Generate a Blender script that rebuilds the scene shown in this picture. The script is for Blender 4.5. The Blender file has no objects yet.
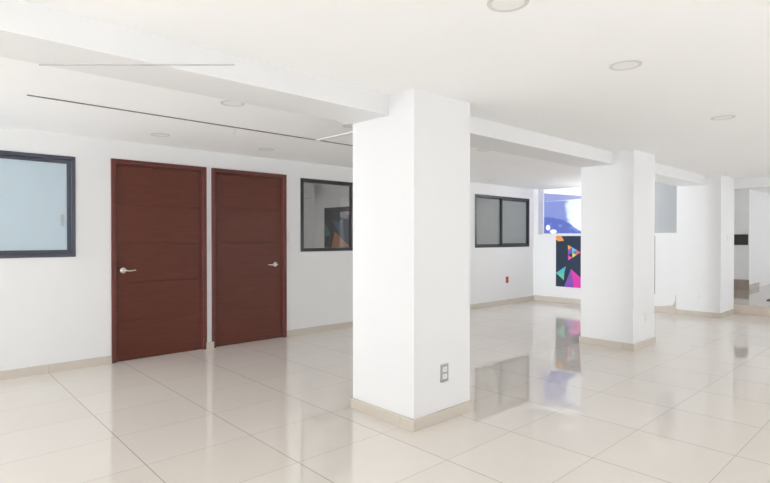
import bpy, bmesh, math
from mathutils import Vector, Matrix

S = bpy.context.scene
COL = S.collection
# ------------------------------------------------------------------ materials
def nodes_of(name):
    m = bpy.data.materials.new(name)
    m.use_nodes = True
    nt = m.node_tree
    return m, nt, nt.nodes['Principled BSDF']

def mat(name, col, rough=0.5, metal=0.0, spec=0.5, noise=0.0, nscale=8.0, coat=0.0, bump=0.0):
    m, nt, b = nodes_of(name)
    b.inputs['Base Color'].default_value = (*col, 1)
    b.inputs['Roughness'].default_value = rough
    b.inputs['Metallic'].default_value = metal
    b.inputs['Specular IOR Level'].default_value = spec
    b.inputs['Coat Weight'].default_value = coat
    b.inputs['Coat Roughness'].default_value = 0.12
    tc = nt.nodes.new('ShaderNodeTexCoord')
    nz = nt.nodes.new('ShaderNodeTexNoise')
    nz.inputs['Scale'].default_value = nscale
    nz.inputs['Detail'].default_value = 4
    nt.links.new(tc.outputs['Object'], nz.inputs['Vector'])
    if noise:
        mx = nt.nodes.new('ShaderNodeMix'); mx.data_type = 'RGBA'
        mx.inputs[6].default_value = (*[c * (1 - noise) for c in col], 1)
        mx.inputs[7].default_value = (*[min(1, c * (1 + noise)) for c in col], 1)
        nt.links.new(nz.outputs['Fac'], mx.inputs[0])
        nt.links.new(mx.outputs[2], b.inputs['Base Color'])
    if bump:
        bp = nt.nodes.new('ShaderNodeBump')
        bp.inputs['Strength'].default_value = bump
        bp.inputs['Distance'].default_value = 0.002
        nt.links.new(nz.outputs['Fac'], bp.inputs['Height'])
        nt.links.new(bp.outputs['Normal'], b.inputs['Normal'])
    return m

WALL = (0.80, 0.80, 0.80)
M = {}
M['wall'] = mat('white_wall_paint', WALL, 0.55, spec=0.3, noise=0.012, nscale=1.5)
M['ceiling'] = mat('white_ceiling_paint', (0.93, 0.93, 0.93), 0.8, spec=0.2, noise=0.01, nscale=1.2)
M['pillar'] = mat('white_pillar_paint', (0.81, 0.81, 0.815), 0.5, spec=0.3, noise=0.01, nscale=2)
M['base'] = mat('beige_porcelain_skirting', (0.60, 0.545, 0.475), 0.25, spec=0.5, noise=0.05, nscale=6)
M['joint'] = mat('skirting_joint', (0.36, 0.32, 0.28), 0.8)
M['brown_stone'] = mat('brown_marble', (0.36, 0.29, 0.235), 0.25, noise=0.22, nscale=9)
M['riser'] = mat('pale_step_riser', (0.66, 0.58, 0.50), 0.3, noise=0.04)
M['landing'] = mat('brown_polished_stone', (0.44, 0.385, 0.335), 0.06, noise=0.10, nscale=5)
M['black_panel'] = mat('black_panel', (0.016, 0.016, 0.018), 0.4)
M['chrome'] = mat('satin_chrome', (0.78, 0.74, 0.70), 0.22, metal=1.0)
M['frame_blue'] = mat('slate_aluminium', (0.060, 0.066, 0.090), 0.35, noise=0.05)
M['frame_dark'] = mat('charcoal_aluminium', (0.030, 0.031, 0.036), 0.38, noise=0.05)
M['rubber'] = mat('black_gasket', (0.02, 0.02, 0.022), 0.6)
M['frost_blue'] = mat('frosted_blue_glass', (0.50, 0.60, 0.665), 0.35, spec=0.5, noise=0.02, nscale=2)
M['frost_grey'] = mat('frosted_grey_glass', (0.30, 0.315, 0.31), 0.5, spec=0.2, noise=0.03, nscale=2)
M['frost_pale'] = mat('frosted_pale_glass', (0.37, 0.385, 0.40), 0.4, spec=0.5, noise=0.03, nscale=2)
M['latch'] = mat('pale_grey_latch', (0.40, 0.44, 0.47), 0.4)
M['plate_white'] = mat('white_plastic', (0.82, 0.81, 0.79), 0.35)
M['plate_grey'] = mat('grey_plastic', (0.41, 0.42, 0.43), 0.4)
M['plate_red'] = mat('red_plastic', (0.42, 0.075, 0.055), 0.4)
M['slot'] = mat('dark_socket_slot', (0.12, 0.12, 0.12), 0.6)
M['ring'] = mat('downlight_ring', (0.66, 0.66, 0.655), 0.4)
M['diffuser'] = mat('downlight_diffuser', (0.86, 0.86, 0.85), 0.5)
M['gap'] = mat('dark_ceiling_gap', (0.15, 0.125, 0.11), 0.7, noise=0.4, nscale=3)
M['batten'] = mat('white_batten', (0.82, 0.82, 0.81), 0.6)
M['grey_metal'] = mat('grey_metal', (0.52, 0.52, 0.52), 0.4)
M['panel_slate'] = mat('slate_blue_print', (0.026, 0.043, 0.078), 0.6, spec=0.25)
M['panel_edge'] = mat('charcoal_print', (0.022, 0.022, 0.027), 0.6)
M['mat_dark'] = mat('dark_mat_fibre', (0.03, 0.03, 0.032), 0.9, noise=0.3, nscale=60)
M['plaster'] = mat('damaged_plaster', (0.62, 0.54, 0.50), 0.9, noise=0.25, nscale=14, bump=0.6)

def wood(name, c0, c1):
    m, nt, b = nodes_of(name)
    tc = nt.nodes.new('ShaderNodeTexCoord')
    mp = nt.nodes.new('ShaderNodeMapping')
    mp.inputs['Scale'].default_value = (3.0, 3.0, 45.0)
    nz = nt.nodes.new('ShaderNodeTexNoise')
    nz.inputs['Scale'].default_value = 1.6
    nz.inputs['Detail'].default_value = 6
    rp = nt.nodes.new('ShaderNodeValToRGB')
    rp.color_ramp.elements[0].position = 0.3
    rp.color_ramp.elements[0].color = (*c0, 1)
    rp.color_ramp.elements[1].position = 0.72
    rp.color_ramp.elements[1].color = (*c1, 1)
    nt.links.new(tc.outputs['Object'], mp.inputs['Vector'])
    nt.links.new(mp.outputs['Vector'], nz.inputs['Vector'])
    nt.links.new(nz.outputs['Fac'], rp.inputs['Fac'])
    nt.links.new(rp.outputs['Color'], b.inputs['Base Color'])
    b.inputs['Roughness'].default_value = 0.34
    b.inputs['Specular IOR Level'].default_value = 0.35
    return m
M['wood'] = wood('reddish_brown_door_veneer', (0.103, 0.026, 0.014), (0.130, 0.035, 0.020))
M['wood_frame'] = wood('reddish_brown_door_casing', (0.118, 0.034, 0.027), (0.148, 0.045, 0.036))
M['groove'] = mat('door_groove', (0.055, 0.016, 0.011), 0.6)

def floor_material():
    m, nt, b = nodes_of('polished_beige_porcelain_tiles')
    L = nt.links.new
    tc = nt.nodes.new('ShaderNodeTexCoord')
    sp = nt.nodes.new('ShaderNodeSeparateXYZ')
    L(tc.outputs['Object'], sp.inputs[0])
    def math_(op, a, v=None, v2=None):
        n = nt.nodes.new('ShaderNodeMath'); n.operation = op
        for i, q in enumerate((a, v, v2)):
            if q is None: continue
            if isinstance(q, (int, float)): n.inputs[i].default_value = q
            else: L(q, n.inputs[i])
        return n.outputs[0]
    def line(out, off, pitch, half):
        u = math_('DIVIDE', math_('SUBTRACT', out, off), pitch)
        fr = math_('FRACT', math_('ADD', u, 0.5))
        d = math_('MULTIPLY', math_('ABSOLUTE', math_('SUBTRACT', fr, 0.5)), pitch)
        return math_('LESS_THAN', d, half), math_('FLOOR', u)
    gx, ix = line(sp.outputs[0], 1.02, 0.665, 0.0028)
    gy, iy = line(sp.outputs[1], 2.0, 0.572, 0.0024)
    g = math_('MAXIMUM', gx, math_('MULTIPLY', gy, 0.62))
    cb = nt.nodes.new('ShaderNodeCombineXYZ')
    L(ix, cb.inputs[0]); L(iy, cb.inputs[1])
    wn = nt.nodes.new('ShaderNodeTexWhiteNoise'); wn.noise_dimensions = '2D'
    L(cb.outputs[0], wn.inputs['Vector'])
    nz = nt.nodes.new('ShaderNodeTexNoise')
    nz.inputs['Scale'].default_value = 3.0; nz.inputs['Detail'].default_value = 5
    L(tc.outputs['Object'], nz.inputs['Vector'])
    f = math_('MULTIPLY_ADD', wn.outputs['Value'], 0.45, math_('MULTIPLY', nz.outputs['Fac'], 0.55))
    mx = nt.nodes.new('ShaderNodeMix'); mx.data_type = 'RGBA'
    mx.inputs[6].default_value = (0.750, 0.697, 0.638, 1)
    mx.inputs[7].default_value = (0.795, 0.75, 0.695, 1)
    L(f, mx.inputs[0])
    m2 = nt.nodes.new('ShaderNodeMix'); m2.data_type = 'RGBA'
    m2.inputs[7].default_value = (0.24, 0.21, 0.185, 1)
    L(math_('MULTIPLY', g, 0.68), m2.inputs[0]); L(mx.outputs[2], m2.inputs[6])
    L(m2.outputs[2], b.inputs['Base Color'])
    b.inputs['Roughness'].default_value = 0.018
    b.inputs['Specular IOR Level'].default_value = 0.62
    return m
M['floor'] = floor_material()

def clear_glass():
    m = bpy.data.materials.new('tinted_clear_glass'); m.use_nodes = True
    nt = m.node_tree; nt.nodes.clear()
    out = nt.nodes.new('ShaderNodeOutputMaterial')
    tr = nt.nodes.new('ShaderNodeBsdfTransparent'); tr.inputs[0].default_value = (0.74, 0.745, 0.75, 1)
    gl = nt.nodes.new('ShaderNodeBsdfGlossy'); gl.inputs['Roughness'].default_value = 0.02
    fr = nt.nodes.new('ShaderNodeFresnel'); fr.inputs[0].default_value = 1.5
    mx = nt.nodes.new('ShaderNodeMixShader')
    nt.links.new(fr.outputs[0], mx.inputs[0]); nt.links.new(tr.outputs[0], mx.inputs[1]); nt.links.new(gl.outputs[0], mx.inputs[2])
    nt.links.new(mx.outputs[0], out.inputs[0])
    return m
M['glass'] = clear_glass()

def paint(name, col):
    M[name] = mat(name, col, 0.45)
def lit(name, col, strength):
    m, nt, b = nodes_of(name)
    b.inputs['Base Color'].default_value = (*[c * 0.6 for c in col], 1)
    b.inputs['Emission Color'].default_value = (*col, 1)
    b.inputs['Emission Strength'].default_value = strength
    b.inputs['Roughness'].default_value = 0.3
    M[name] = m
def film_material():
    """glowing film standing in for the view outside: blue cloth-like shapes on white, laid out across the pane"""
    m, nt, b = nodes_of('glowing_blue_white_film')
    L = nt.links.new
    def put(n, i, q):
        if isinstance(q, (int, float)): n.inputs[i].default_value = q
        else: L(q, n.inputs[i])
    def mt(op, *a):
        n = nt.nodes.new('ShaderNodeMath'); n.operation = op
        for i, q in enumerate(a): put(n, i, q)
        return n.outputs[0]
    def ss(x, lo, hi, inv=False):
        n = nt.nodes.new('ShaderNodeMapRange'); n.interpolation_type = 'SMOOTHSTEP'
        put(n, 0, x); n.inputs[1].default_value = 0; put(n, 1, lo); put(n, 2, hi)
        n.inputs[3].default_value = 1.0 if inv else 0.0; n.inputs[4].default_value = 0.0 if inv else 1.0
        return n.outputs[0]
    def mix(f, a, c):
        n = nt.nodes.new('ShaderNodeMix'); n.data_type = 'RGBA'; put(n, 0, f)
        if isinstance(a, tuple): n.inputs[6].default_value = (*a, 1)
        else: L(a, n.inputs[6])
        n.inputs[7].default_value = (*c, 1)
        return n.outputs[2]
    tc = nt.nodes.new('ShaderNodeTexCoord'); sp = nt.nodes.new('ShaderNodeSeparateXYZ'); L(tc.outputs['Object'], sp.inputs[0])
    nz = nt.nodes.new('ShaderNodeTexNoise'); nz.inputs['Scale'].default_value = 5.0; nz.inputs['Detail'].default_value = 4
    L(tc.outputs['Object'], nz.inputs['Vector'])
    n0 = mt('SUBTRACT', nz.outputs['Fac'], 0.5)
    u = mt('DIVIDE', mt('SUBTRACT', 5.80, sp.outputs[1]), 0.93)
    v = mt('DIVIDE', mt('SUBTRACT', sp.outputs[2], 1.40), 0.885)
    un = mt('MULTIPLY_ADD', n0, 0.30, u); vn = mt('MULTIPLY_ADD', n0, 0.16, v)
    col = (0.98, 0.99, 1.0)
    col = mix(mt('MULTIPLY', ss(un, 0.95, 0.55, False), 0.0), col, (0.7, 0.8, 0.95))
    # pale wash fading from the blue cloth into white
    col = mix(mt('MULTIPLY', mt('MULTIPLY', ss(un, 0.50, 0.95, True), ss(v, 0.74, 0.80, True)), 0.55), col, (0.42, 0.56, 0.84))
    # hanging cloth
    col = mix(mt('MULTIPLY', ss(un, 0.50, 0.62, True), ss(v, 0.75, 0.78, True)), col, (0.20, 0.255, 0.60))
    # band under the top edge
    top = mt('MULTIPLY_ADD', u, -0.13, 0.965)
    bot = mt('MULTIPLY_ADD', u, 0.02, 0.765)
    band = mt('MULTIPLY', ss(mt('SUBTRACT', v, top), -0.01, 0.01, True), ss(mt('SUBTRACT', v, bot), -0.01, 0.01))
    col = mix(mt('MULTIPLY', band, ss(u, 0.2, 1.15, True)), mix(band, col, (0.36, 0.40, 0.68)), (0.26, 0.30, 0.60))
    # deeper heap of cloth at the bottom
    edge = mt('MULTIPLY_ADD', mt('MULTIPLY', u, u), -0.42, 0.385)
    heap = ss(mt('SUBTRACT', vn, edge), -0.03, 0.03, True)
    col = mix(heap, col, (0.075, 0.12, 0.47))
    col = mix(mt('MULTIPLY', heap, ss(n0, 0.0, 0.14)), col, (0.17, 0.27, 0.66))
    for cu, cv, ru, rv in ((0.10, 0.14, 0.055, 0.065), (0.23, 0.045, 0.085, 0.05)):
        d = mt('ADD', mt('POWER', mt('DIVIDE', mt('SUBTRACT', u, cu), ru), 2.0), mt('POWER', mt('DIVIDE', mt('SUBTRACT', v, cv), rv), 2.0))
        col = mix(ss(d, 0.6, 1.3, True), col, (0.95, 0.96, 1.0))
    L(col, b.inputs['Emission Color'])
    b.inputs['Emission Strength'].default_value = 1.15  # glow set in the material, in place of the bright view outside
    b.inputs['Base Color'].default_value = (0.04, 0.04, 0.045, 1)
    b.inputs['Roughness'].default_value = 0.3
    M['film'] = m
lit('added_glow_pane', (1.0, 1.0, 1.0), 9.0)
film_material()
for n_, c_ in dict(print_orange=(0.90, 0.36, 0.07), print_cyan=(0.10, 0.55, 0.78), print_red=(0.80, 0.10, 0.13),
                   print_purple=(0.22, 0.07, 0.42), print_yellow=(0.75, 0.66, 0.10), print_pink=(0.78, 0.06, 0.36),
                   print_teal=(0.06, 0.48, 0.55), print_green=(0.12, 0.55, 0.36), print_magenta=(0.72, 0.03, 0.40),
                   print_blue=(0.10, 0.22, 0.50), print_rust=(0.40, 0.17, 0.07), print_dusk=(0.075, 0.11, 0.18), print_sea=(0.04, 0.17, 0.18), print_wine=(0.22, 0.05, 0.07)).items():
    paint(n_, c_)

# ------------------------------------------------------------------ mesh helpers
class MB:
    def __init__(self): self.bm = bmesh.new()
    def box(self, lo, hi, bev=0.0):
        r = bmesh.ops.create_cube(self.bm, size=1.0)
        c = [(a + b) / 2 for a, b in zip(lo, hi)]; d = [b - a for a, b in zip(lo, hi)]
        for v in r['verts']: v.co = Vector((c[0] + v.co.x * d[0], c[1] + v.co.y * d[1], c[2] + v.co.z * d[2]))
        if bev:
            es = list({e for v in r['verts'] for e in v.link_edges})
            bmesh.ops.bevel(self.bm, geom=es, offset=bev, segments=2, affect='EDGES', profile=0.5)
        return self
    def prism(self, pts, vec):
        """solid from a planar polygon pushed along vec"""
        vec = Vector(vec)
        a = [self.bm.verts.new(Vector(p)) for p in pts]
        b = [self.bm.verts.new(Vector(p) + vec) for p in pts]
        n = len(a)
        self.bm.faces.new(a[::-1]); self.bm.faces.new(b)
        for i in range(n):
            self.bm.faces.new((a[i], a[(i + 1) % n], b[(i + 1) % n], b[i]))
        return self
    def lathe(self, prof, axis_o, axis, seg=40):
        """revolve (radius, height) profile about axis through axis_o"""
        q = Vector((0, 0, 1)).rotation_difference(Vector(axis).normalized())
        o = Vector(axis_o); rings = []
        for r, h in prof:
            if r < 1e-6: rings.append([self.bm.verts.new(o + q @ Vector((0, 0, h)))])
            else: rings.append([self.bm.verts.new(o + q @ Vector((r * math.cos(2 * math.pi * i / seg), r * math.sin(2 * math.pi * i / seg), h))) for i in range(seg)])
        for A, B in zip(rings, rings[1:]):
            for i in range(seg):
                j = (i + 1) % seg
                if len(A) == 1 and len(B) == 1: continue
                if len(A) == 1: self.bm.faces.new((A[0], B[i], B[j]))
                elif len(B) == 1: self.bm.faces.new((A[i], A[j], B[0]))
                else: self.bm.faces.new((A[i], A[j], B[j], B[i]))
        return self
    def tube(self, pts, radii, seg=14):
        pts = [Vector(p) for p in pts]; rings = []
        for k, p in enumerate(pts):
            t = (pts[min(k + 1, len(pts) - 1)] - pts[max(k - 1, 0)]).normalized()
            up = Vector((0, 0, 1)) if abs(t.z) < 0.9 else Vector((1, 0, 0))
            u = t.cross(up).normalized(); w = u.cross(t)
            r = radii[k] if isinstance(radii, (list, tuple)) else radii
            rings.append([self.bm.verts.new(p + u * r * math.cos(2 * math.pi * i / seg) + w * r * math.sin(2 * math.pi * i / seg)) for i in range(seg)])
        for A, B in zip(rings, rings[1:]):
            for i in range(seg):
                j = (i + 1) % seg
                self.bm.faces.new((A[i], A[j], B[j], B[i]))
        self.bm.faces.new(rings[0][::-1]); self.bm.faces.new(rings[-1])
        return self
    def build(self, name, m, parent=None, smooth=False):
        bmesh.ops.recalc_face_normals(self.bm, faces=self.bm.faces)
        me = bpy.data.meshes.new(name); self.bm.to_mesh(me); self.bm.free()
        me.materials.append(M[m])
        if smooth:
            for p in me.polygons: p.use_smooth = True
            me.set_sharp_from_angle(angle=math.radians(35))
        o = bpy.data.objects.new(name, me); COL.objects.link(o)
        if parent:
            o.parent = parent
            o.matrix_parent_inverse = Matrix.Translation(-Vector(parent.location))
        return o

def tag(o, label, cat, group=None, kind=None):
    o['label'] = label; o['category'] = cat
    if group: o['group'] = group
    if kind: o['kind'] = kind
    return o
def struct(o, label, cat, group=None): return tag(o, label, cat, group, 'structure')
def empty(name, loc):
    o = bpy.data.objects.new(name, None); o.location = loc; COL.objects.link(o)
    o.empty_display_size = 0.1
    return o

def holed(mb, axis, a0, a1, z0, z1, d0, d1, holes):
    """wall slab along 'x' or 'y' between a0..a1 with rectangular holes (h0,h1,zl,zh)"""
    xs = sorted({a0, a1, *[h[0] for h in holes], *[h[1] for h in holes]})
    xs = [x for x in xs if a0 <= x <= a1]
    for u, v in zip(xs, xs[1:]):
        mid = (u + v) / 2
        hs = sorted([(h[2], h[3]) for h in holes if h[0] < mid < h[1]])
        z = z0; spans = []
        for l, h in hs:
            if l > z: spans.append((z, l))
            z = max(z, h)
        if z < z1: spans.append((z, z1))
        for l, h in spans:
            if axis == 'x': mb.box((u, d0, l), (v, d1, h))
            else: mb.box((d0, u, l), (d1, v, h))
    return mb

# ------------------------------------------------------------------ camera model (for measuring where things stand)
F_PX, CX, CY = 519.0, 385.0, 241.5
YAW = math.radians(47.226); PIT = math.radians(0.4637); EYE = Vector((0, 0, 1.32))

# ------------------------------------------------------------------ setting
WY = 5.93          # face of the wall with the doors
XE = 9.76          # face of the end wall
ZC = 2.335
BH, BT = 0.082, 0.015

o = MB().box((-9.2, -9.2, -0.12), (22, 6.08, 0)).build('floor', 'floor')
struct(o, 'polished beige porcelain tile floor reflecting the pillars and doors', 'floor')
o = MB().box((-9.2, -9.2, ZC), (10.62, 6.08, ZC + 0.15)).build('ceiling', 'ceiling')
struct(o, 'flat white ceiling over the main hall with round recessed lights', 'ceiling')
o = MB().box((10.62, -9.2, 2.392), (22, 6.08, 2.55)).build('ceiling_landing', 'ceiling')
struct(o, 'white ceiling above the raised landing beyond the header', 'ceiling')

D1 = (1.583, 2.612); D2 = (2.676, 3.703); DZ = 2.145; CW = 0.042
W1 = (-0.60, 1.257); W2 = (3.93, 5.79); W3 = (7.757, 9.593); WZ = (1.125, 2.123)
holes = [(W1[0], W1[1], *WZ), (W2[0], W2[1], *WZ), (W3[0], W3[1], *WZ),
         (D1[0] + .03, D1[1] - .03, 0, DZ - .03), (D2[0] + .03, D2[1] - .03, 0, DZ - .03)]
o = holed(MB(), 'x', -9.2, 9.99, 0, ZC, WY, 6.08, holes).build('wall_left', 'wall')
struct(o, 'long white wall with two brown doors and dark framed windows', 'wall')

# end wall with its long high window opening
EO = (3.14, 5.82); SILL = 1.388
mb = holed(MB(), 'y', 2.9, 6.08, 0, ZC, XE, 9.99, [(EO[0], EO[1], SILL, ZC)])
o = mb.build('wall_end', 'wall')
struct(o, 'white end wall with a high window opening above the mural panel', 'wall')
# enclosing walls behind the viewpoint, with the daylight openings
o = holed(MB(), 'y', -9.2, 6.08, 0, ZC, -9.2, -9.05, [(-8.5, 5.4, 0.2, 2.27)]).build('wall_near', 'wall')
struct(o, 'white wall behind the viewpoint with a wide daylight opening', 'wall')
o = holed(MB(), 'x', -9.2, 22, 0, 2.55, -9.2, -9.05, [(-8.5, 21, 0.2, 2.27)]).build('wall_right', 'wall')
struct(o, 'white wall facing the doors with wide daylight openings', 'wall')
o = MB().box((22, -9.2, 0), (22.15, 6.08, 2.55)).build('wall_far', 'wall')
struct(o, 'white wall closing the space beyond the landing', 'wall')

# beam and header
o = MB().box((-9.05, 2.70, 2.19), (9.80, 3.10, ZC + .01)).build('beam', 'wall')
struct(o, 'long white ceiling beam running over the row of pillars', 'beam')
o = MB().box((10.52, -9.05, 2.155), (10.74, 3.3, ZC + .1)).build('header_beam', 'wall')
struct(o, 'white header beam over the step to the landing', 'beam')

# baseboards ---------------------------------------------------------------
def skirting(name, axis, a0, a1, face, sign, joints, label, z=0.0, h=BH):
    """sign: direction the skirting sticks out from the face"""
    lo, hi = sorted((face, face + sign * BT))
    mb = MB()
    if axis == 'x': mb.box((a0, lo, z), (a1, hi, z + h), 0.002)
    else: mb.box((lo, a0, z), (hi, a1, z + h), 0.002)
    o = mb.build(name, 'base'); struct(o, label, 'baseboard')
    for j in joints:
        l2, h2 = sorted((face + sign * BT * .5, face + sign * (BT + .0006)))
        q = MB()
        if axis == 'x': q.box((j - .0015, l2, z + .001), (j + .0015, h2, z + h))
        else: q.box((l2, j - .0015, z + .001), (h2, j + .0015, z + h))
        q.build('joint', 'joint', o)
    return o
skirting('baseboard_left', 'x', -9.05, D1[0] - .002, WY, -1, [-.31, .355, 1.02], 'beige tile baseboard under the window beside the doors')
skirting('baseboard_between_doors', 'x', D1[1] - .012, D2[0] + .014, WY - .022, -1, [], 'short beige tile baseboard block between the two doors')
skirting('baseboard_wall_end_run', 'x', D2[1] + .002, XE, WY, -1, [4.345, 5.01, 5.675, 6.34, 7.0, 7.67, 8.34, 9.0], 'long beige tile baseboard from the second door to the corner')
skirting('baseboard_end', 'y', 3.155, WY - BT, XE, -1, [3.7, 4.29, 4.86, 5.43], 'beige tile baseboard below the mural panel', h=0.1)

# pillars ------------------------------------------------------------------
def pillar(x0, x1, y0, y1, label, sides, joints):
    r = empty('pillar', ((x0 + x1) / 2, (y0 + y1) / 2, 0))
    struct(r, label, 'pillar', None)
    MB().box((x0, y0, 0), (x1, y1, ZC + .02)).build('shaft', 'pillar', r)
    if 'w' in sides: MB().box((x0 - BT, y0 - BT, 0), (x0, y1 + (BT if 'n' in sides else 0), BH), .002).build('skirting', 'base', r)
    if 's' in sides: MB().box((x0, y0 - BT, 0), (x1 + BT, y0, BH), .002).build('skirting', 'base', r)
    if 'e' in sides: MB().box((x1, y0, 0), (x1 + BT, y1 + (BT if 'n' in sides else 0), BH), .002).build('skirting', 'base', r)
    if 'n' in sides: MB().box((x0, y1, 0), (x1, y1 + BT, BH), .002).build('skirting', 'base', r)
    for ax, j in joints:
        if ax == 'y': MB().box((x0 - BT - .0005, j - .0015, .001), (x0 - BT * .5, j + .0015, BH)).build('joint', 'joint', r)
        else: MB().box((j - .0015, y0 - BT - .0005, .001), (j + .0015, y0 - BT * .5, BH)).build('joint', 'joint', r)
    return r
pillar(2.535, 3.144, 2.45, 3.105, 'big square white pillar with a grey socket near its foot', 'wsen', [('y', 2.57)])
pillar(6.20, 6.845, 2.46, 3.098, 'square white pillar standing in front of the mural panel', 'wsen', [('y', 2.572)])
pillar(9.752, 10.53, 2.49, 3.15, 'square white pillar joined to the end wall by the step', 'wse', [('y', 2.572)])

# ------------------------------------------------------------------ doors
def door(name, x0, x1, handle_x, direction, label):
    r = empty(name, ((x0 + x1) / 2, WY, 0)); struct(r, label, 'door')
    f = MB()
    yf = WY - .018
    f.box((x0, yf, 0), (x0 + CW, 6.02, DZ), .003)
    f.box((x1 - CW, yf, 0), (x1, 6.02, DZ), .003)
    f.box((x0 + CW, yf, DZ - CW), (x1 - CW, 6.02, DZ), .003)
    f.box((x0 + CW, WY + .008, 0), (x0 + CW + .014, 6.02, DZ - CW), .002)
    f.box((x1 - CW - .014, WY + .008, 0), (x1 - CW, 6.02, DZ - CW), .002)
    f.box((x0 + CW + .014, WY + .008, DZ - CW - .014), (x1 - CW - .014, 6.02, DZ - CW), .002)
    f.build('door_frame', 'wood_frame', r)
    a, b, top = x0 + CW + .016, x1 - CW - .016, DZ - CW - .017
    ya, yb = WY + .022, WY + .062
    slab = MB(); n = 5; h = (top - .002) / n; g = .0016
    for k in range(n):
        slab.box((a, ya, .002 + k * h + (g if k else 0)), (b, yb, .002 + (k + 1) * h - (g if k < n - 1 else 0)), .0015)
    s = slab.build('door_leaf', 'wood', r)
    gr = MB()
    for k in range(1, n): gr.box((a + .001, ya + .004, .002 + k * h - g), (b - .001, yb - .001, .002 + k * h + g))
    gr.build('groove', 'groove', r)
    hz = .967
    hd = MB()
    hd.lathe([(0, 0), (.031, 0), (.033, .004), (.031, .011), (.024, .015), (.013, .018), (.012, .045), (.0, .045)], (handle_x, ya, hz), (0, -1, 0), 32)
    d = direction
    yl = ya - .045
    hd.tube([(handle_x - d * .012, yl, hz), (handle_x + d * .02, yl - .002, hz + .001), (handle_x + d * .05, yl - .001, hz - .006),
             (handle_x + d * .08, yl + .001, hz - .004), (handle_x + d * .105, yl + .004, hz + .001), (handle_x + d * .12, yl + .008, hz - .004)],
            [.011, .0115, .0105, .009, .0075, .0055])
    h = hd.build('door_handle', 'chrome', r, smooth=True)
    h['label'] = 'satin chrome lever handle'
    return r
door('door_1', *D1, 1.703, 1, 'reddish brown grooved door with its lever on the hinge-far window side')
bpy.data.objects['door_1']['label'] = 'reddish brown grooved door beside the pale blue frosted window'
door('door_2', *D2, 3.548, -1, 'reddish brown grooved door beside the white light switch')

# ------------------------------------------------------------------ windows
def window_frame(mb, x0, x1, z0, z1, y0, y1, t, bev=.003):
    mb.box((x0, y0, z0), (x0 + t, y1, z1), bev); mb.box((x1 - t, y0, z0), (x1, y1, z1), bev)
    mb.box((x0 + t, y0, z0), (x1 - t, y1, z0 + t), bev); mb.box((x0 + t, y0, z1 - t), (x1 - t, y1, z1), bev)
    return mb
# window 1: frosted, pale blue
r = empty('window_1', ((W1[0] + W1[1]) / 2, WY, WZ[0]))
struct(r, 'wide slate framed window of pale blue frosted glass by the baseboard joint', 'window')
r['label'] = 'slate framed window of pale blue frosted glass next to the first door'
window_frame(MB(), W1[0], W1[1], WZ[0], WZ[1], WY - .012, WY + .09, .034).build('window_frame', 'frame_blue', r)
sm = W1[0] + .93
window_frame(MB(), sm - .04, W1[1] - .034, WZ[0] + .034, WZ[1] - .034, WY + .018, WY + .045, .036).build('sash', 'frame_blue', r)
window_frame(MB(), W1[0] + .034, sm + .01, WZ[0] + .034, WZ[1] - .034, WY + .048, WY + .075, .036).build('sash', 'frame_blue', r)
MB().box((sm - .006, WY + .028, WZ[0] + .068), (W1[1] - .068, WY + .034, WZ[1] - .068)).build('pane', 'frost_blue', r)
MB().box((W1[0] + .068, WY + .058, WZ[0] + .068), (sm - .024, WY + .064, WZ[1] - .068)).build('pane', 'frost_blue', r)
MB().box((1.130, WY + .020, 1.43), (1.163, WY + .029, 1.545), .003).build('latch', 'latch', r)

# window 2: clear tinted, looks into an office
r = empty('window_2', ((W2[0] + W2[1]) / 2, WY, WZ[0]))
struct(r, 'charcoal framed clear window showing a dark mural panel in the office behind', 'window')
window_frame(MB(), W2[0], W2[1], WZ[0], WZ[1], WY - .012, WY + .09, .045).build('window_frame', 'frame_dark', r)
MB().box((4.822, WY - .004, WZ[0] + .045), (4.882, WY + .06, WZ[1] - .045), .003).build('mullion', 'frame_dark', r)
MB().box((W2[0] + .045, WY + .03, WZ[0] + .045), (4.822, WY + .036, WZ[1] - .045)).build('pane', 'glass', r)
MB().box((4.882, WY + .03, WZ[0] + .045), (W2[1] - .045, WY + .036, WZ[1] - .045)).build('pane', 'glass', r)

# window 3: frosted grey slider
r = empty('window_3', ((W3[0] + W3[1]) / 2, WY, WZ[0]))
struct(r, 'charcoal framed sliding window of frosted grey glass above the red socket', 'window')
window_frame(MB(), W3[0], W3[1], WZ[0], WZ[1], WY - .012, WY + .09, .042).build('window_frame', 'frame_dark', r)
window_frame(MB(), 8.625, W3[1] - .042, WZ[0] + .042, WZ[1] - .042, WY + .012, WY + .04, .034).build('sash', 'frame_dark', r)
window_frame(MB(), W3[0] + .042, 8.66, WZ[0] + .042, WZ[1] - .042, WY + .045, WY + .073, .02).build('sash', 'frame_dark', r)
MB().box((8.657, WY + .024, WZ[0] + .074), (W3[1] - .074, WY + .03, WZ[1] - .074)).build('pane', 'frost_grey', r)
MB().box((W3[0] + .06, WY + .056, WZ[0] + .06), (8.642, WY + .062, WZ[1] - .06)).build('pane', 'frost_grey', r)

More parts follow.
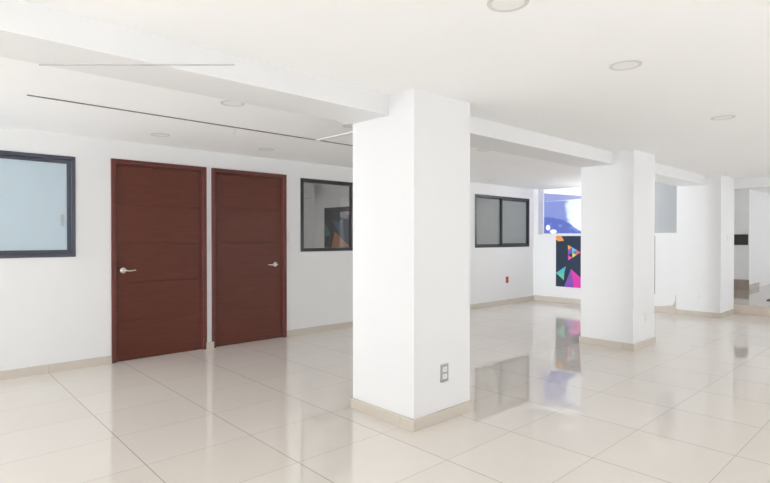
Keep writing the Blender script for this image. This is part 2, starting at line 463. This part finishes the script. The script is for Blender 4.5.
# window 4: in the end wall, glowing film for the outside view, added light pane, frosted grey
def E(px, py, X):
    """where the sight line through a photo pixel meets the plane x = X (used once, to measure the prints)"""
    fw = Vector((math.cos(YAW) * math.cos(PIT), math.sin(YAW) * math.cos(PIT), -math.sin(PIT)))
    rt = Vector((math.sin(YAW), -math.cos(YAW), 0)); up = rt.cross(fw)
    d = fw * F_PX + rt * (px - CX) - up * (py - CY)
    p = EYE + d * (X / d.x)
    return (p.y, p.z)
def shape(parent, name, m, X, yz, lift, thick=.0008):
    MB().prism([(X - lift, y, z) for y, z in yz], (-thick, 0, 0)).build(name, m, parent)
r = empty('window_4', (9.97, 4.48, SILL))
struct(r, 'high window with a glowing blue and white film in place of the view outside, above the mural panel', 'window')
XP = 9.965
YM = 4.45
f = MB()
YG = 3.66
for (a, b) in ((EO[0], YG), (YG, YM + .02), (YM + .02, EO[1])):
    f.box((XP, a, SILL), (XP + .025, a + .02, ZC)); f.box((XP, b - .02, SILL), (XP + .025, b, ZC))
    f.box((XP, a + .02, SILL), (XP + .025, b - .02, SILL + .012)); f.box((XP, a + .02, ZC - .012), (XP + .025, b - .02, ZC))
f.build('window_frame', 'plate_white', r)
MB().box((XP + .006, YM + .04, SILL + .012), (XP + .012, EO[1] - .02, ZC - .012)).build('pane', 'film', r)
MB().box((XP + .006, YG + .02, SILL + .012), (XP + .012, YM, ZC - .012)).build('pane', 'added_glow_pane', r)  # added glowing pane, hidden by the middle pillar, brightens the rear wall
MB().box((XP + .006, EO[0] + .02, SILL + .012), (XP + .012, YG - .02, ZC - .012)).build('pane', 'frost_pale', r)
# ------------------------------------------------------------------ mural panel on the end wall
def mural(X, y0, y1, z0, z1, label, prints, px0, py0, k, board='panel_slate'):
    r = empty('art_panel', (X, (y0 + y1) / 2, z0)); tag(r, label, 'mural')
    MB().box((X - .012, y0, z0), (X - .001, y1, z1)).build('board', board, r)
    for m, pts in prints:
        yz = []
        for zx, zy in pts:
            y, z = E(px0 + zx / k, py0 + zy / k, X - .012)
            yz.append((min(max(y, y0), y1), min(max(z, z0), z1)))
        shape(r, 'printed_triangle', m, X - .012, yz, 0.0)
    return r
P = [('print_orange', [(40, 45), (84, 45), (104, 80), (62, 84), (40, 72)]),
     ('print_orange', [(133, 110), (165, 129), (134, 148)]), ('print_cyan', [(165, 129), (196, 148), (165, 167)]),
     ('print_red', [(196, 148), (228, 167), (197, 186)]), ('print_purple', [(134, 148), (165, 167), (134, 187)]),
     ('print_yellow', [(165, 167), (197, 186), (166, 206)]), ('print_pink', [(134, 187), (166, 206), (135, 225)]),
     ('print_purple', [(134, 148), (165, 129), (165, 167)][:3]), ('print_blue', [(196, 148), (197, 186), (165, 167)]),
     ('print_teal', [(40, 318), (118, 270), (106, 320)]), ('print_green', [(40, 318), (106, 320), (103, 374)]),
     ('print_purple', [(156, 290), (178, 440), (104, 440)]), ('print_magenta', [(156, 290), (320, 440), (178, 440)]),
     ('print_cyan', [(430, 80), (520, 150), (400, 180)]), ('print_orange', [(520, 150), (480, 240), (400, 180)]),
     ('print_teal', [(560, 330), (700, 440), (520, 440)])]
mural(XE, 3.50, 5.402, .322, 1.347, 'slate blue panel printed with bright triangles on the end wall', P, 550, 230, 7.43)

# office behind window 2
struct(MB().box((-1.0, 6.085, 0), (3.60, 6.2, ZC)).build('wall_light_block', 'wall'), 'unseen white backing added behind the brown doors to block light', 'wall')  # backing added to stop light leaking under the doors
OX, OY = 5.96, 8.5
struct(MB().box((3.60, 6.08, -.12), (6.1, 8.65, 0)).build('floor_office', 'floor'), 'tile floor of the office behind the clear window', 'floor')
struct(MB().box((3.60, 6.08, ZC), (6.1, 8.65, ZC + .15)).build('ceiling_office', 'ceiling'), 'ceiling of the office behind the clear window', 'ceiling')
struct(MB().box((3.60, OY, 0), (6.1, OY + .15, ZC)).build('wall_office_back', 'wall'), 'white back wall of the office seen through the clear window', 'wall')
struct(MB().box((OX, 6.08, 0), (OX + .14, OY, ZC)).build('wall_office_side', 'wall'), 'white office wall carrying the panel seen through the clear window', 'wall')
struct(MB().box((3.60, 6.08, 0), (3.75, OY, ZC)).build('wall_office_near', 'wall'), 'white office wall beside the second door', 'wall')
struct(MB().box((4.6, OY - .35, 2.06), (5.70, OY, ZC)).build('trim_office_soffit', 'wall'), 'boxed soffit over the office back wall', 'trim')
P2 = [('print_rust', [(212, 330), (400, 512), (320, 560), (180, 560)]), ('print_dusk', [(203, 268), (232, 280), (262, 246), (250, 295), (236, 330), (212, 300)]),
      ('print_sea', [(160, 280), (192, 350), (160, 358)]), ('print_wine', [(297 + 20 * math.cos(t * math.pi / 6), 224 + 25 * math.sin(t * math.pi / 6)) for t in range(12)])]
mural(OX, 6.7, 8.155, .80, 1.885, 'dark panel with an orange triangle seen through the clear window', P2, 295, 170, 5.37, 'panel_edge')

# ------------------------------------------------------------------ raised landing beyond the last pillar
struct(MB().box((10.565, 1.985, 0), (22, 2.966, .158)).box((10.565, 2.966, 0), (13.76, 3.25, .158)).build('floor_landing', 'landing'), 'raised polished brown stone landing one step above the hall floor', 'floor')
struct(MB().box((10.548, 1.975, 0), (10.568, 2.60, .162), .003).build('trim_step_riser', 'riser'), 'pale beige riser of the single step by the last pillar', 'step')
struct(MB().box((10.568, 1.972, 0), (22, 1.985, .162), .003).build('trim_landing_side', 'riser'), 'pale beige side face of the raised landing', 'step')
struct(MB().box((13.76, 2.966, 0), (22, 6.0, 2.45)).build('wall_landing', 'wall'), 'white wall block standing on the raised landing', 'wall')
struct(MB().box((9.99, 3.25, 0), (13.76, 3.4, 2.45)).build('wall_landing_side', 'wall'), 'white wall closing the landing behind the last pillar', 'wall')
struct(MB().box((13.735, 2.962, .158), (13.76, 3.25, .375), .002).build('baseboard_landing', 'brown_stone'), 'tall brown marble skirting at the end of the landing', 'baseboard')
struct(MB().box((13.76, 2.948, .158), (14.62, 2.966, .27), .002).build('baseboard_landing_side', 'base'), 'short beige skirting on the white landing wall', 'baseboard')
tag(MB().box((13.745, 2.985, 1.147), (13.76, 3.25, 1.385), .002).build('wall_mounted_panel', 'black_panel'), 'long black panel mounted on the wall above the landing', 'panel')
tag(MB().box((11.62, 1.99, .158), (12.2, 2.235, .172), .004).build('doormat', 'mat_dark'), 'small dark mat lying on the edge of the landing', 'mat')

# patched plaster by the corner of the last pillar
mb = MB()
pts = [(3.155, .095), (3.44, .095), (3.40, .112), (3.34, .118), (3.28, .135), (3.24, .128), (3.20, .150), (3.185, .20), (3.170, .215), (3.166, .30), (3.155, .33)]
mb.prism([(XE - .0005, y, z) for y, z in pts], (-.004, 0, 0))
struct(mb.build('trim_plaster_patch', 'plaster'), 'rough chipped plaster above the baseboard beside the last pillar', 'plaster')

# ------------------------------------------------------------------ ceiling fittings
def downlight(x, y, label, group, z=ZC):
    r = empty('ceiling_downlight', (x, y, z)); tag(r, label, 'ceiling light', group)
    MB().lathe([(.070, -.0005), (.070, -.003), (.078, -.005), (.088, -.004), (.090, -.0005)], (x, y, z), (0, 0, 1)).build('trim_ring', 'ring', r, True)
    MB().lathe([(0, -.0025), (.0702, -.0025)], (x, y, z), (0, 0, 1)).build('diffuser', 'diffuser', r)
    return r
GF, GB = 'recessed ceiling lights in front of the beam', 'recessed ceiling lights behind the beam'
downlight(1.920, 1.292, 'round recessed ceiling light cut by the top edge of the photo', GF)
downlight(3.124, 1.290, 'round recessed ceiling light in the middle of the front ceiling row', GF)
downlight(5.094, 1.289, 'round recessed ceiling light at the end of the front ceiling row', GF)
downlight(1.825, 3.672, 'round recessed ceiling light between the beam and the dark ceiling slot', GB)
downlight(2.990, 3.672, 'round recessed ceiling light half hidden by the big pillar', GB)
downlight(4.940, 3.640, 'round recessed ceiling light just past the big pillar, behind the beam', GB)
downlight(1.860, 5.290, 'round recessed ceiling light above the first brown door', GB)
downlight(3.060, 5.330, 'round recessed ceiling light above the second brown door', GB)
downlight(7.730, 5.520, 'round recessed ceiling light near the frosted sliding window', GB)
downlight(7.98, 3.62, 'round recessed ceiling light seen past the middle pillar', GB)

# dark slot in the ceiling drywall, its batten and a hook
mb = MB()
mb.prism([(.644, 4.438, ZC), (3.166, 4.446, ZC), (4.6, 4.450, ZC), (4.6, 4.478, ZC), (3.166, 4.474, ZC), (.644, 4.462, ZC)], (0, 0, -.004))
struct(mb.build('trim_ceiling_slot', 'gap'), 'thin dark slot along the ceiling in front of the doors', 'ceiling slot')
tag(MB().prism([(3.150, 3.10, ZC - .001), (3.190, 3.10, ZC - .001), (3.190, 4.48, ZC - .001), (3.150, 4.48, ZC - .001)], (0, 0, -.006)).build('ceiling_batten', 'batten'),
    'white batten on the ceiling joining the dark slot', 'batten')
tag(MB().tube([(2.229, 4.436, ZC - .003), (2.230, 4.436, 2.29), (2.227, 4.437, 2.262), (2.233, 4.438, 2.247)], .0028, 10).build('ceiling_hook', 'grey_metal', None, True),
    'short wire hook hanging from the dark ceiling slot', 'hook')
mb = MB()
a, b = Vector((.500, 3.098)), Vector((1.220, 2.433)); d = (b - a).normalized(); n = Vector((-d.y, d.x)) * .004
mb.prism([(a.x + n.x, a.y + n.y, 2.1895), (b.x + n.x, b.y + n.y, 2.1895), (b.x - n.x, b.y - n.y, 2.1895), (a.x - n.x, a.y - n.y, 2.1895)], (0, 0, -.006))
tag(mb.build('ceiling_rail', 'grey_metal'), 'thin grey rail fixed slantwise under the ceiling beam', 'rail')

# ------------------------------------------------------------------ sockets and switches
def plate(kind, c, normal, w, h, m, label, cat, inner='outlet', im='plate_white'):
    """normal: '-y' (on faces looking to the viewer's side) or '-x'"""
    r = empty(kind, c); tag(r, label, cat)
    def bx(mb, u0, u1, z0, z1, d0, d1, bev=0):
        if normal == '-y': return mb.box((c[0] + u0, c[1] - d1, c[2] + z0), (c[0] + u1, c[1] - d0, c[2] + z1), bev)
        return mb.box((c[0] - d1, c[1] + u0, c[2] + z0), (c[0] - d0, c[1] + u1, c[2] + z1), bev)
    bx(MB(), -w / 2, w / 2, -h / 2, h / 2, .0005, .008, .002).build('cover_plate', m, r)
    if inner == 'outlet':
        for s in (-1, 1):
            so = bx(MB(), -w * .27, w * .27, s * h * .2 - h * .13, s * h * .2 + h * .13, .008, .010, .0008).build('socket', im, r)
            q = MB()
            for u in (-.008, .008): bx(q, u - .0015, u + .0015, s * h * .2 - .006, s * h * .2 + .008, .010, .0104)
            q.build('slot', 'slot', so)
    else:
        bx(MB(), -w * .22, w * .22, -h * .26, h * .26, .008, .012, .0015).build('rocker', im, r)
    return r
plate('power_outlet', (2.846, 2.45, .345), '-y', .082, .126, 'plate_grey', 'grey double socket plate on the big pillar', 'socket')
plate('power_outlet', (6.55, 2.46, .36), '-y', .075, .12, 'plate_white', 'white socket plate on the pillar before the mural', 'socket')
plate('power_outlet', (9.752, 2.80, .345), '-x', .075, .12, 'plate_white', 'white socket plate on the pillar beside the step', 'socket')
plate('power_outlet', (8.795, WY, .475), '-y', .085, .125, 'plate_red', 'small red socket plate under the frosted sliding window', 'socket', im='plate_red')
plate('light_switch', (3.795, WY, 1.324), '-y', .080, .125, 'plate_white', 'white light switch beside the second brown door', 'switch', inner='rocker')
plate('light_switch', (10.16, 2.49, 1.30), '-y', .075, .12, 'plate_white', 'white light switch on the pillar beside the step', 'switch', inner='rocker')

# ------------------------------------------------------------------ added fill lights and sky
def area(name, loc, rot, sx, sy, power, col):
    l = bpy.data.lights.new(name, 'AREA'); l.shape = 'RECTANGLE'; l.size = sx; l.size_y = sy
    l.energy = power; l.color = col
    o = bpy.data.objects.new(name, l); o.location = loc; o.rotation_euler = rot; COL.objects.link(o)
    return o
R = math.radians
P = dict(rear=130, bay=0, straight=0, up=0, bounce_sun=17.5, bounce_sunx=23, far=26, aisle=32, bayx=9, office=14)
area('rear_fill_light', (-9.12, 4.2, 1.235), (0, R(-90), 0), 2.07, 2.4, P['rear'], (0.93, 0.97, 1.0))  # unseen lamp added to lift the big pillar's side and rear ceiling
for key, ks, dr, z, sp in (('bay', (0, 1, 2), (0.75, 0.66, 0.05), 1.25, 80), ('straight', (0, 1, 2, 3), (0.40, 0.92, 0.03), 1.25, 60),
                           ('up', (0, 1, 2, 3), (0.5, 0.5, 0.72), 0.7, 180), ('far', (4, 5), (0.1, 1.0, 0.05), 1.25, 100)):
    for k in ks:
        if P[key] > 0:
            l = area('side_fill_light', (-6.0 + 5 * k, -8.4, z), (0, 0, 0), 4.4, 1.9 if key != 'up' else 1.0, P[key], (0.82, 0.905, 1.0))  # unseen lamps added; only the far pair is on, for the landing wall
            l.rotation_euler = Vector(dr).to_track_quat('-Z', 'Y').to_euler(); l.data.spread = R(sp)
l = area('aisle_fill_light', (-9.0, 5.45, 1.2), (0, 0, 0), 0.7, 1.9, P['aisle'], (0.90, 0.955, 1.0))  # narrow unseen lamp added to brighten the end wall past the big pillar
l.rotation_euler = Vector((1.0, -0.005, 0.01)).to_track_quat('-Z', 'Y').to_euler(); l.data.spread = R(26)
l = area('corner_fill_light', (-6.0, -8.4, 1.25), (0, 0, 0), 2.6, 1.9, P['bayx'], (0.90, 0.955, 1.0))  # narrow unseen lamp added to brighten the farther pillars and rear zone
l.rotation_euler = Vector((0.788, 0.616, 0.01)).to_track_quat('-Z', 'Y').to_euler(); l.data.spread = R(26)
for key, dr in (('bounce_sun', (0.28, 0.91, -0.31)), ('bounce_sunx', (0.92, 0.22, -0.31))):  # two added suns; their floor patches out of view bounce light upward
    if P[key] > 0:
        bounce_sun = bpy.data.lights.new('bounce_sun', 'SUN'); bounce_sun.energy = P[key]; bounce_sun.color = (0.785, 0.882, 1.0); bounce_sun.angle = R(1.0)
        so = bpy.data.objects.new('bounce_sun', bounce_sun); COL.objects.link(so)
        so.location = (-14, -14, 5); so.rotation_euler = Vector(dr).to_track_quat('-Z', 'Y').to_euler()
area('office_fill_light', (3.77, 7.4, 1.2), (0, R(-90), 0), 1.4, 1.6, P['office'], (1.0, 0.97, 0.93))  # lamp added to brighten the office; no window stands there

w = bpy.data.worlds.new('daylight'); S.world = w; w.use_nodes = True
w.node_tree.nodes['Background'].inputs[0].default_value = (0.85, 0.92, 1.0, 1)
w.node_tree.nodes['Background'].inputs[1].default_value = 0.8

# ------------------------------------------------------------------ camera
cam = bpy.data.cameras.new('camera'); cam.sensor_width = 36.0; cam.lens = 36.0 * F_PX / 770.0
cam.clip_start = 0.05
co = bpy.data.objects.new('camera', cam); COL.objects.link(co)
co.location = EYE; co.rotation_euler = (math.pi / 2 - PIT, 0, YAW - math.pi / 2)
S.camera = co
S.view_settings.view_transform = 'Standard'; S.view_settings.look = 'None'
S.view_settings.gamma = 1.0; S.view_settings.use_curve_mapping = False
S.view_settings.exposure = 0.0
S.cycles.max_bounces = 12; S.cycles.diffuse_bounces = 8; S.cycles.glossy_bounces = 5
S.cycles.caustics_reflective = False; S.cycles.caustics_refractive = False
